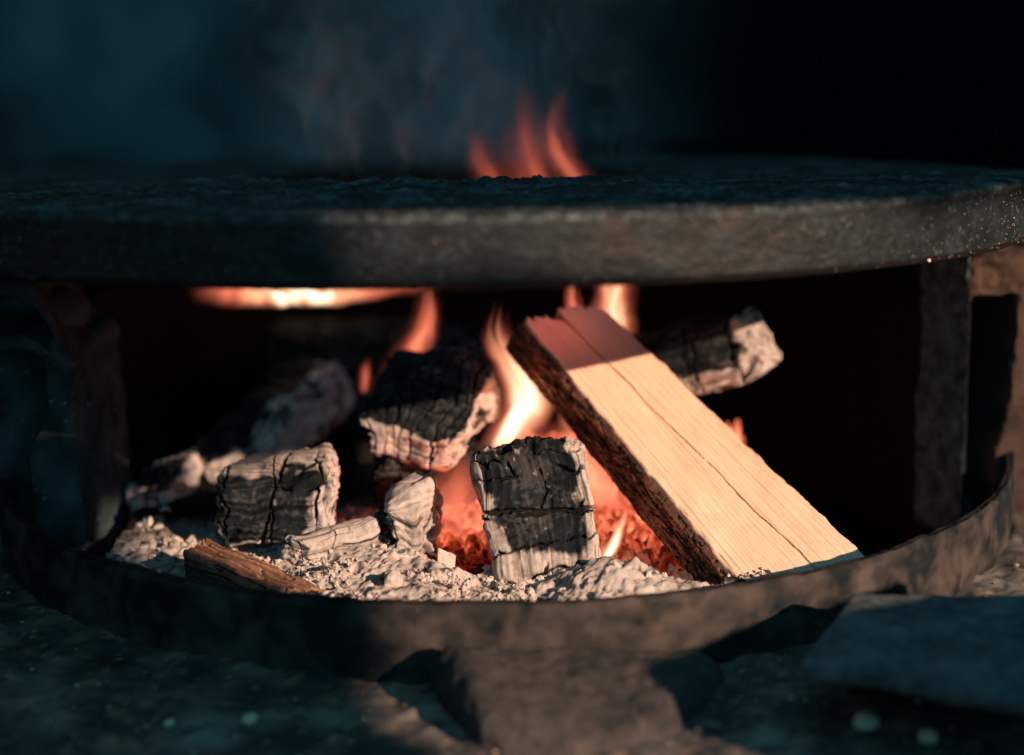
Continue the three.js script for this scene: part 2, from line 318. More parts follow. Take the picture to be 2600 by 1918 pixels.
{ // ember bed: dark-crusted coals with bright gaps between them
  const x0 = -0.03, x1 = 0.16, z0 = -0.02, z1 = 0.19, G = 0.0105, cells = new Map();
  const cell = (i, j) => { const k = i * 1000 + j; if (!cells.has(k)) cells.set(k, [(i + rr(0.1, 0.9)) * G, (j + rr(0.1, 0.9)) * G, rr(0.5, 1.1), rr(0, 1)]); return cells.get(k); };
  const coal = (x, z) => { // distance to the nearest and second nearest coal, its size and heat
    x += 0.004 * fbm(x * 110, 2, z * 110, 3); z += 0.004 * fbm(x * 110, 7, z * 110, 3);
    const ci = Math.floor(x / G), cj = Math.floor(z / G); let a = 9, b = 9, c = null;
    for (let i = -1; i < 2; i++) for (let j = -1; j < 2; j++) { const p = cell(ci + i, cj + j), d = Math.hypot(x - p[0], z - p[1]) / G; if (d < a) { b = a; a = d; c = p; } else if (d < b) b = d; }
    return [a, b, c[2], c[3]];
  };
  const n = 640, d = new Uint8Array(n * n * 4);
  for (let j = 0; j < n; j++) for (let i = 0; i < n; i++) {
    const x = lerp(x0, x1, (i + 0.5) / n), z = lerp(z0, z1, (j + 0.5) / n), [a, b, , hot] = coal(x, z), gap = 1 - sst(0, 0.28, b - a), back = sst(0.17, 0.085, z), rough = fbm(x * 260, 4, z * 260, 4);
    const g = clamp(0.05 + 0.5 * gap * (0.35 + 0.65 * back) + 0.42 * back * (0.5 + 0.5 * hot) + 0.55 * rough * (0.4 + back), 0, 1), h = Math.pow(g, 1.7);
    d.set([255 * h, 255 * Math.pow(h, 1.3) * 0.27, 255 * Math.pow(h, 1.4) * 0.15, 255], (j * n + i) * 4);
  }
  const et = new THREE.DataTexture(d, n, n); et.magFilter = THREE.LinearFilter; et.needsUpdate = true;
  const g = sheet(210, 230, (s, t) => {
    const x = lerp(x0, x1, s), z = lerp(z0, z1, t), [a, b, size] = coal(x, z), back = sst(0.06, -0.02, z);
    const y = bedH(x, z) - 0.001 - 0.02 * (1 - emberMask(x, z)) + size * 0.0075 * sst(0, 0.5, b - a) + 0.0006 * fbm(x * 300, 3, z * 300, 3) + 0.03 * back;
    return { p: [x, y, z], c: [0.03, 0.02, 0.019], uv: [s, t] };
  });
  const m = mesh('glowing_ember_bed', g, std({ emissive: new THREE.Color(1, 1, 1), emissiveIntensity: 1.9, emissiveMap: et, roughness: 0.95 }));
  tag(m, 'bed of red glowing embers under the crossed logs', 'embers');
}

// ---------------------------------------------------------------- charred pieces of wood
// cracks: rows across the grain at uneven places, and short ones along the grain between the rows
function charrer(o) {
  const { L, rows, seed: sd, ash, longN = 6, grain = 1, width = 0.0009, depth = 0.0035, bulge = 0, rough = 1 } = o;
  const rs = []; let q = sd * 7919 + 13; const rn = () => ((q = (q * 16807) % 2147483647) / 2147483647);
  for (let i = 0; i < rows; i++) rs.push(((i + 0.5 + (rn() - 0.5) * 0.9) / rows) * 2 - 1);
  const longs = rs.concat([2]).map(() => Array.from({ length: longN }, (_, i) => ((i + 0.5 + (rn() - 0.5) * 1.3) / longN) * 8));
  const wide = rs.map(() => 0.45 + rn() * 1.0), tilt = rs.map(() => (rn() - 0.5) * 0.3);
  return (p) => {
    const k = sd * 3.7;
    // perimeter coordinate round the grain axis
    const { v, w } = p; let per;
    if (Math.abs(v) > Math.abs(w)) per = v > 0 ? 1 + w : 5 - w; else per = w > 0 ? 3 - v : 7 + v;
    per = (per + 8) % 8;
    const wu = 0.13 * fbm(p.x * 45 + k, p.y * 45, p.z * 45, 3) + 0.09 * fbm(p.x * 170, p.y * 170 + k, p.z * 170, 3);
    let groove = 0, cell = 0;
    for (let i = 0; i < rs.length; i++) {
      const u = p.u + wu + tilt[i] * Math.sin(per * 0.785 + i), du = Math.abs(u - rs[i]) * L / 2;
      const on = sst(-0.22, 0.06, fbm(p.x * 48 + i * 9, p.y * 48 + k, p.z * 48, 2) + 0.1);                 // a crack opens, narrows and closes again
      const wd = width * wide[i] * (0.3 + 0.6 * on);
      groove = Math.max(groove, on * (1 - sst(wd * 0.35, wd, du))); if (u > rs[i]) cell = i + 1;
    }
    if (p.face !== 0) for (const s of longs[cell]) {
      let ds = Math.abs(per + 0.3 * fbm(p.x * 50, p.y * 50 + k, p.z * 50, 3) + 0.12 * fbm(p.x * 260, p.y * 260, p.z * 260 + k, 2) - s); ds = Math.min(ds, 8 - ds);
      const on = sst(-0.12, 0.12, fbm(p.x * 60 + s * 5, p.y * 60, p.z * 60 + k, 2));
      groove = Math.max(groove, 0.75 * on * (1 - sst(width * 0.15, width * 0.62, ds * o.half)));
    }
    // fibre relief runs along the grain
    const fx = p.a * 22 * grain, fib = fbm(fx, p.b * 420 + k, p.c * 420, 4), coarse = fbm(p.a * 30 + k, p.b * 60, p.c * 60, 3);
    const endf = p.face === 0 ? fbm(p.b * 200, p.c * 200, k, 3) * 0.0022 : 0;
    const edge = (Math.abs(p.u) > 0.8 ? 0.0022 * sst(0.8, 1, Math.abs(p.u)) * fbm(p.b * 260, p.c * 260, k + Math.sign(p.u), 3) : 0);
    let d = rough * (0.0011 * fib + 0.0034 * coarse + 0.001 * fbm(p.x * 160, p.y * 160, p.z * 160 + k, 3)) + endf + edge - depth * groove + bulge * (1 - p.u * p.u) * (1 - p.w * p.w) * (p.v > 0 ? 1 : 0);
    const fl = fbm(p.x * 420, p.y * 420, p.z * 420 + k, 2), big = fbm(p.x * 70 + k, p.y * 70, p.z * 70, 3);
    let m = sst(0.36, 0.66, ash(p) + (o.patch ?? 0.75) * big + 0.3 * fib + 0.15 * fl);
    if (fl > 0.36 && big > 0.05) m = Math.max(m, 0.45);
    m = Math.max(m, 0.07 * sst(-0.1, 0.35, fl + big + 0.5 * fib));        // a dusting of ash
    const ac = mixc([0.2, 0.18, 0.165], ASH, clamp(0.6 + 1.2 * fib + 0.8 * coarse + 0.8 * fl + 0.7 * fbm(p.x * 1000, p.y * 1000, p.z * 1000 + k, 2), 0, 1));
    let c = mixc(mixc(CHAR, [0.012, 0.02, 0.025], clamp(0.4 + fib * 1.6, 0, 1)), ac, m);
    c = mixc(c, [0.01, 0.01, 0.01], Math.max(sst(0.15, 0.6, groove), m * sst(0.12, 0.3, -fib) * 0.7));
    d += 0.0004 * m;
    if (o.extra) { const r = o.extra(p, d, c); d = r.d; c = r.rgb; }
    return { d, rgb: c };
  };
}
function warped(f, amount, k) {   // bends and chips the whole piece
  return (p) => {
    const r = f(p), a = amount * 2.2;
    r.off = [a * fbm(p.x * 26 + k, p.y * 26, p.z * 26, 3), a * fbm(p.x * 26, p.y * 26 + k, p.z * 26 + 5, 3), a * fbm(p.x * 26 + 9, p.y * 26, p.z * 26 + k, 3)];
    const corner = Math.max(0, Math.abs(p.nu) + Math.abs(p.nv) + Math.abs(p.nw) - 1.1), chip = sst(0.08, 0.3, fbm(p.x * 60 + k, p.y * 60, p.z * 60, 3));
    r.d -= 0.006 * chip * Math.min(1, corner * 2.5); return r;
  };
}
function charPiece(name, label, corners, N, round, o) {
  const t = mesh(name, block(corners, N, round, warped(charrer(o), o.warp ?? 0.005, o.seed)), charMat);
  return tag(t, label, o.category ?? 'charred wood');
}
// centre front: stands on the ash, leaning back; grain runs up and down (v up), so u is put along the height
{
  const f = [[0.0035, 0.0708, 0.172], [0.0555, 0.0765, 0.172], [0.0150, 0.0105, 0.195], [0.0620, 0.0130, 0.195]], b = back(f, [0.003, -0.010, -0.032]);
  // u: bottom to top, v: left to right, w: back to front
  const c = [b[2], f[2], b[3], f[3], b[0], f[0], b[1], f[1]];
  charPiece('charred_wood_block', 'square block of charred wood standing upright on the ash in the middle', c, [150, 130, 60], 0.008, {
    L: 0.06, half: 0.012, rows: 6, seed: 3, longN: 4, width: 0.0009, depth: 0.0026, rough: 0.7, warp: 0.0035,
    ash: (p) => 0.0 + 0.9 * sst(0.5, 0.95, p.v) + 0.85 * sst(-0.45, -0.95, p.v) * sst(0.9, 0.2, p.u) + 0.95 * sst(-0.35, -0.85, p.u) + (p.face === 1 ? 0.6 : 0) + 0.3 * sst(0.75, 1, p.u), patch: 0.8,
  });
}
// upper middle: a wedge lying on the burning log
{
  const f = [[-0.0500, 0.0660, 0.080], [-0.0040, 0.0605, 0.103], [-0.0485, 0.0440, 0.084], [-0.0038, 0.0395, 0.105]];
  const b = [[-0.0340, 0.0880, 0.010], [0.0330, 0.0920, 0.014], [-0.0330, 0.0560, 0.004], [0.0280, 0.0600, 0.022]];
  charPiece('charred_wood_block', 'charred block with black cracked top and pale lower edge, raised above the embers', eight(f, b), [140, 60, 140], 0.006, {
    L: 0.05, half: 0.012, rows: 9, seed: 8, longN: 6, width: 0.0009, depth: 0.0032, bulge: 0.008,
    ash: (p) => 0.08 + (p.face === 2 && p.w > 0 ? 0.75 * sst(0.95, 0.45, p.v) : 0) + 0.25 * sst(0.9, 1, p.w) + 0.7 * sst(0.86, 0.99, p.u) * sst(-0.9, 0.0, p.w) * sst(1, 0.6, p.v),
  });
}
// left: a short log with its grain running to the right, its right end grey with ash
{
  const f = [[-0.1195, 0.0490, 0.135], [-0.0580, 0.0520, 0.148], [-0.1200, 0.0160, 0.137], [-0.0660, 0.0210, 0.152]];
  const b = [[-0.1050, 0.0520, 0.098], [-0.0630, 0.0640, 0.110], [-0.1040, 0.0180, 0.096], [-0.0580, 0.0260, 0.108]];
  charPiece('charred_wood_block', 'short charred log with grey ash on its right end, left of the ash heap', eight(f, b), [130, 80, 90], 0.006, {
    L: 0.05, half: 0.009, rows: 4, seed: 5, longN: 9, grain: 0.7, width: 0.0009, depth: 0.003, patch: 1.1,
    ash: (p) => 0.06 + 0.75 * sst(0.25, 0.7, p.u - 0.25 * p.v) + (p.face === 1 && p.v > 0 ? 0.75 : 0) * sst(0.9, 0.3, p.w) + 0.7 * sst(-0.75, -1, p.v) + 0.6 * sst(-0.86, -1, p.u),
  });
}
// right, behind the fresh log: its free end is white with ash
{
  const FT = [0.1448, 0.1066, 0.045], FB = [0.1576, 0.0729, 0.050], BB = [0.1770, 0.0795, 0.036], BT = [0.1570, 0.1120, 0.026], o = [-0.100, -0.037, -0.045];
  const s = (p) => [p[0] + o[0], p[1] + o[1], p[2] + o[2]];
  // u: hidden end to free end, v: bottom to top, w: back to front
  const c = [s(BB), s(FB), s(BT), s(FT), BB, FB, BT, FT];
  charPiece('charred_log', 'charred log with a white ashy end sticking up behind the pale split log', c, [200, 80, 54], 0.006, {
    L: 0.13, half: 0.009, rows: 9, seed: 11, longN: 6, width: 0.0013, depth: 0.004,
    ash: (p) => 0.05 + (p.face === 0 && p.u > 0 ? 1.1 : 0) + 0.6 * sst(0.9, 0.99, p.u) + 0.8 * sst(0.1, -0.6, p.v),
    extra: (p, d, c) => (p.face === 0 && p.u > 0 ? { d: d + 0.003 * fbm(p.x * 130, p.y * 130, p.z * 130, 4), rgb: c } : { d, rgb: c }),
  });
}
// the burning log that carries the upper block
{
  const f = [[-0.045, 0.044, 0.088], [0.012, 0.043, 0.082], [-0.047, 0.018, 0.092], [0.012, 0.018, 0.086]], b = back(f, [0.004, 0.003, -0.075]);
  charPiece('burning_log', 'dark burning log lying under the raised charred block', eight(f, b), [80, 50, 80], 0.009, { L: 0.06, half: 0.01, rows: 5, seed: 21, ash: () => -0.2 });
}
// behind on the left: a long ashy log that leans back
{
  const f = [[-0.160, 0.026, 0.0], [-0.124, 0.028, 0.010], [-0.156, -0.008, 0.004], [-0.118, -0.010, 0.014]], b = back(f, [0.062, 0.036, -0.14]);
  const c = [f[2], f[3], f[0], f[1], b[2], b[3], b[0], b[1]];   // u: near to far, v: up, w: left to right
  charPiece('charred_log', 'ash-streaked log leaning back in the dark behind the short charred log', c, [110, 50, 50], 0.01, { L: 0.14, half: 0.011, rows: 7, seed: 31, warp: 0.0065, patch: 1.2, ash: (p) => 0.06 + 0.6 * sst(0.2, 0.8, p.w) + 0.55 * sst(-0.75, -1, p.u) });
}
// far back: a thick black log
{
  const f = [[-0.125, 0.075, -0.12], [0.02, 0.07, -0.1], [-0.125, 0.005, -0.11], [0.02, 0.005, -0.09]], b = back(f, [0, 0, -0.06]);
  charPiece('charred_log', 'thick black log lying across the back of the fire', eight(f, b), [70, 40, 30], 0.02, { L: 0.15, half: 0.015, rows: 8, seed: 41, ash: () => -0.1 });
}
// ash-covered branch and the lump it ends in
{
  const c = [[-0.0875, 0.0130, 0.164], [-0.0730, 0.0130, 0.173], [-0.0875, 0.0284, 0.162], [-0.0725, 0.0290, 0.171], [-0.046, 0.0190, 0.144], [-0.0375, 0.0200, 0.153], [-0.0465, 0.0365, 0.142], [-0.0375, 0.0385, 0.151]];
  charPiece('ashy_branch', 'thin branch burnt to pale ash with a round end, lying beside the short charred log', c, [130, 50, 40], 0.0055, { L: 0.06, half: 0.004, rows: 4, seed: 51, longN: 3, width: 0.0007, depth: 0.002, category: 'branch', ash: () => 1.1 });
  const f = [[-0.0425, 0.0450, 0.156], [-0.0135, 0.0505, 0.150], [-0.0425, 0.0150, 0.167], [-0.0150, 0.0150, 0.160]], b = back(f, [0.002, -0.002, -0.026]);
  charPiece('ashy_wood_lump', 'cracked lump of wood burnt to pale ash, left of the glowing embers', eight(f, b), [70, 70, 50], 0.011, { L: 0.03, half: 0.007, rows: 2, seed: 71, longN: 4, width: 0.0005, depth: 0.0022, rough: 1.9, warp: 0.009, category: 'burnt wood', ash: (p) => 1.05 - 0.8 * sst(-0.4, -0.9, p.u) });
}
// pale chunks in the dark behind the left block
{
  const f = [[-0.178, 0.028, 0.052], [-0.149, 0.030, 0.044], [-0.176, 0.002, 0.06], [-0.151, 0.002, 0.055]], b = back(f, [0.01, 0.006, -0.03]);
  charPiece('ashy_wood_lump', 'blurred pale lump of ash in the dark beside the left block', eight(f, b), [60, 60, 50], 0.009, { L: 0.03, half: 0.007, rows: 2, seed: 61, category: 'burnt wood', ash: (p) => 0.95 - 0.6 * sst(0.2, 0.9, p.v) });
  const f2 = [[-0.163, 0.017, 0.098], [-0.150, 0.017, 0.098], [-0.163, 0.002, 0.104], [-0.146, 0.002, 0.106]], b2 = back(f2, [0.004, 0.002, -0.03]);
  charPiece('ashy_wood_lump', 'small pale lump of ash low at the foot of the left block', eight(f2, b2), [40, 40, 40], 0.006, { L: 0.02, half: 0.005, rows: 2, seed: 63, category: 'burnt wood', ash: () => 0.8 });
}
// half-burnt scrap of split wood at the left of the ash
{
  const f = [[-0.1290, 0.0278, 0.178], [-0.0790, 0.0205, 0.212], [-0.1262, 0.0100, 0.188], [-0.0830, 0.0060, 0.218]], b = [[-0.1190, 0.0318, 0.166], [-0.0600, 0.0165, 0.204], [-0.110, 0.012, 0.162], [-0.062, 0.004, 0.19]];
  const g = block(eight(f, b), [120, 50, 60], 0.0022, (p) => {
    const fib = fbm(p.a * 12, p.b * 300, p.c * 300, 4), lo = fbm(p.a * 40, p.b * 60, p.c * 60, 3);
    const top = p.nv > 0.3, sp = fbm(p.x * 400, p.y * 400, p.z * 400, 2);
    let c = top ? mixc([0.07, 0.036, 0.022], [0.26, 0.15, 0.095], clamp(0.5 + fib * 1.5 + lo, 0, 1)) : mixc([0.008, 0.01, 0.012], [0.05, 0.053, 0.053], clamp(0.4 + fib * 1.6, 0, 1));
    if (sp > 0.25) c = mixc(c, [0.03, 0.02, 0.015], 0.7);
    if (top && p.w > 0.75) c = mixc(c, [0.03, 0.03, 0.032], sst(0.75, 0.95, p.w + 0.3 * lo));
    return { d: 0.0016 * fib + 0.0036 * lo + 0.0007 * sp - 0.0016 * sst(0.06, 0.02, Math.abs(fbm(p.a * 30, p.b * 200, p.c * 200, 2))) + (p.face === 0 ? 0.005 * fbm(p.x * 160, p.y * 160, p.z * 160, 3) : 0), rgb: c };
  });
  tag(mesh('wood_scrap', g, woodMat), 'brown half-burnt scrap of split wood with a dark side, below the short charred log', 'wood scrap');
}

// ---------------------------------------------------------------- the fresh split log
{
  const log = thing('split_log', 'pale freshly split log leaning over the fire, bark along its lower left side', 'firewood');
  const TL = [0.0348, 0.1088, 0.055], TR = [0.0850, 0.1048, 0.045], BL = [0.1366, -0.0005, 0.2090], BR = [0.1945, 0.0120, 0.1990];
  const o = [-0.0032, -0.0100, -0.0060], o2 = [0.004, -0.024, -0.014];
  const ad = (p, q) => [p[0] + q[0], p[1] + q[1], p[2] + q[2]];
  // u: top end to bottom end, v: under to face, w: left (bark) to right
  const c = [ad(TL, o), ad(TR, o2), TL, TR, ad(BL, o), ad(BR, o2), BL, BR];
  const lines = []; { let w = -1.05; while (w < 1.1) { lines.push([w, rr(0.1, 1) ** 2, rr(0.2, 1)]); w += rr(0.07, 0.2); } }
  const split = (p) => 0.02 + 0.14 * (p.u) + 0.1 * fbm(p.u * 2.6, 1, 1, 3) + 0.035 * fbm(p.u * 14, 2, 2, 3);
  const g = block(c, [440, 14, 160], 0.0018, (p) => {
    const wav = p.w + 0.05 * fbm(p.u * 1.6, p.w * 1.2, 3, 3) + 0.012 * fbm(p.u * 9, p.w * 5, 4, 2);
    let ln = 0; for (const [w, s, wd] of lines) { const d = Math.abs(wav - w); if (d < 0.05) ln = Math.max(ln, s * (1 - sst(0.003, 0.018 * wd + 0.006, d))); }
    const fib = fbm(p.a * 22, p.c * 900, 2, 3), fleck = fbm(p.a * 260, p.c * 1100, 6, 2), lo = fbm(p.u * 4, p.w * 2, 5, 3), pore = fbm(p.a * 90, p.c * 700, 8, 2);
    let col = mixc([0.62, 0.44, 0.32], [0.76, 0.58, 0.45], clamp(0.5 + 0.8 * fib + 0.7 * lo, 0, 1));
    col = mixc(col, [0.5, 0.29, 0.16], ln * (0.4 + 0.5 * fbm(p.u * 20, p.w * 3, 9, 2)));
    if (pore > 0.28) col = mixc(col, [0.36, 0.2, 0.11], sst(0.28, 0.42, pore) * 0.55);
    if (fleck > 0.34) col = mixc(col, [0.3, 0.16, 0.09], 0.5);
    const sp = Math.abs(p.w - split(p)), spw = 0.009 + 0.012 * sst(0.1, -1, p.u) + 0.012 * fbm(p.u * 9, 5, 5, 2) + 0.07 * sst(-0.93, -1.02, p.u);
    const sm = 1 - sst(spw * 0.35, spw, sp);
    let d = 0.00035 * fib + 0.0006 * lo - 0.00045 * ln - 0.0045 * sm * (p.nv > 0 ? 1 : 0);
    col = mixc(col, [0.2, 0.1, 0.055], sm * 0.8);
    if (p.face === 0) {   // torn top end, the right half stands higher
      d += 0.0035 * fbm(p.x * 140, p.y * 140, p.z * 140, 4) + (p.u < 0 ? -0.005 * sm : 0);
      col = mixc([0.05, 0.03, 0.02], [0.22, 0.13, 0.08], clamp(0.5 + fbm(p.x * 300, p.y * 300, p.z * 300, 3) * 1.5, 0, 1));
    }
    if (p.nv < -0.5) col = mixc(col, [0.2, 0.13, 0.08], 0.6);
    d += (Math.abs(p.nw) > 0.3 ? 0.0022 * fbm(p.u * 9, p.v, p.w * 2, 4) : 0) + 0.0012 * fbm(p.u * 3, p.w * 2.2, 7, 3) + 0.00025 * fbm(p.a * 60, p.c * 1600, 5, 2);
    const torn = sst(-0.72, -1, p.u) * (0.0115 * sst(-0.02, 0.03, p.w - split(p)) + 0.011 * fbm(p.w * 6, 3, 3, 4) + 0.004 * fbm(p.w * 30, 4, p.v, 3));   // the right half ends higher, both torn
    return { d, rgb: col, off: [-0.47 * torn, 0.51 * torn, -0.72 * torn] };
  });
  mesh('split_face', g, std({ roughness: 0.62 }), log);
  // bark along the lower left side: ridged sheets
  const bo = (p, k) => ad(p, [o[0] * k - 0.0005, o[1] * k, o[2] * k]);
  const out = [-0.0062, -0.0045, 0.0012];
  const bc = [bo(TL, 1.15), bo(TL, 1.3), bo(TL, 0.03), bo(TL, 0.08), bo(BL, 1.15), bo(BL, 1.3), bo(BL, 0.03), bo(BL, 0.08)];
  for (const i of [0, 4]) { bc[i] = ad(bc[i], out); bc[i + 2] = ad(bc[i + 2], [out[0] * 0.45, out[1] * 0.45, 0]); }
  const bg = block(bc, [420, 54, 10], 0.0012, (p) => {
    const flow = p.v + 0.35 * fbm(p.u * 5, p.v * 1.5, 2, 3), rid = Math.abs(fbm(p.u * 7, flow * 5, 4, 4)), fine = fbm(p.a * 40, p.b * 1100, 3, 3), lump = fbm(p.u * 6, p.v * 2, 8, 3), gr = fbm(p.x * 420, p.y * 420, p.z * 420, 2);
    const crack = 1 - sst(0.01, 0.06, rid);
    let c = mixc([0.018, 0.012, 0.009], [0.095, 0.054, 0.035], clamp(0.35 + fine * 1.2 + lump * 0.9 + 0.35 * sst(0.2, 1, p.v), 0, 1));
    c = mixc(c, [0.018, 0.014, 0.012], crack * 0.85);
    c = mixc(c, [0.022, 0.02, 0.019], sst(0.05, -0.5, p.v + 0.5 * lump) * 0.75);
    return { d: 0.0014 * fine + 0.0022 * lump - 0.0018 * crack + 0.0007 * gr, rgb: c };
  });
  mesh('bark', bg, new THREE.MeshPhysicalMaterial({ vertexColors: true, roughness: 0.6, specularIntensity: 0.6 }), log);
}

// ---------------------------------------------------------------- loose ash: flakes and crumbs
{
  const flakeMat = std({ roughness: 1 });
  const fl = block([[-0.005, 0, -0.001], [-0.005, 0, 0.001], [-0.003, 0.012, -0.001], [-0.003, 0.012, 0.001], [0.004, 0.001, -0.0012], [0.004, 0.001, 0.001], [0.0055, 0.0075, -0.001], [0.0055, 0.0075, 0.001]], [20, 20, 6], 0.0008, (p) => ({ d: 0.0009 * fbm(p.x * 300, p.y * 300, p.z * 300, 3), rgb: mixc([0.26, 0.245, 0.23], BED, clamp(0.6 + fbm(p.x * 500, p.y * 500, 3, 3), 0, 1)) }));
  const m = mesh('ash_flake', fl, flakeMat); m.position.set(-0.0075, bedH(-0.0075, 0.176) - 0.001, 0.176); m.rotation.set(-0.35, 0.3, 0.1);
  tag(m, 'upright flake of pale ash standing on the ash left of the upright block', 'ash flake');
  const lump = block([[-0.005, -0.002, -0.004], [-0.005, -0.002, 0.004], [-0.004, 0.005, -0.003], [-0.003, 0.004, 0.003], [0.005, -0.002, -0.004], [0.005, -0.002, 0.004], [0.003, 0.0055, -0.003], [0.004, 0.003, 0.003]], [26, 22, 22], 0.0018, (p) => ({ d: 0.0022 * fbm(p.x * 190, p.y * 190, p.z * 190, 3), rgb: mixc([0.26, 0.245, 0.23], BED, clamp(0.6 + fbm(p.x * 500, p.y * 500, 3, 3), 0, 1)) }));
  const l = mesh('ash_lump', lump, flakeMat); l.position.set(-0.0315, bedH(-0.0315, 0.2) + 0.001, 0.2);
  tag(l, 'crumbling lump of pale ash with a dark hollow at its left, near the front rim', 'ash lump');
  // crumbs nobody could count
  const K = 4200, geo = new THREE.IcosahedronGeometry(0.0008, 1);
  { const p = geo.attributes.position; for (let i = 0; i < p.count; i++) { const x = p.getX(i), y = p.getY(i), z = p.getZ(i), k = 1 + 0.9 * n3(x * 1600, y * 1600, z * 1600); p.setXYZ(i, x * k, y * k, z * k); } geo.computeVertexNormals(); }
  const im = new THREE.InstancedMesh(geo, new THREE.MeshStandardMaterial({ roughness: 1 }), K), m4 = new THREE.Matrix4(), q = new THREE.Quaternion(), e = new THREE.Euler(), col = new THREE.Color();
  let n = 0;
  for (let i = 0; i < 20000 && n < K; i++) {
    const x = rr(-0.15, 0.2), z = rr(0.1, 0.252); if (Math.hypot(x - ringX, z - ringZ) > 0.258 || emberMask(x, z) > 0.5 || x > 0.14 || fbm(x * 45, 3, z * 45, 3) < rr(-0.05, 0.2)) continue;
    const s = 0.35 + 1.2 * rnd() ** 4 * 1.6;
    m4.compose(V(x, bedH(x, z) + 0.0003, z), q.setFromEuler(e.set(rr(0, 6), rr(0, 6), rr(0, 6))), V(s, s * rr(0.5, 1), s * rr(0.6, 1.1)));
    im.setMatrixAt(n, m4); const k = rr(0.7, 1.05) * (rnd() < 0.14 ? 0.1 : 1); im.setColorAt(n, col.setRGB(0.49 * k, 0.465 * k, 0.43 * k)); n++;
  }
  im.count = n; im.name = 'ash_crumbs'; scene.add(im); tag(im, null, null, null, 'stuff');
}

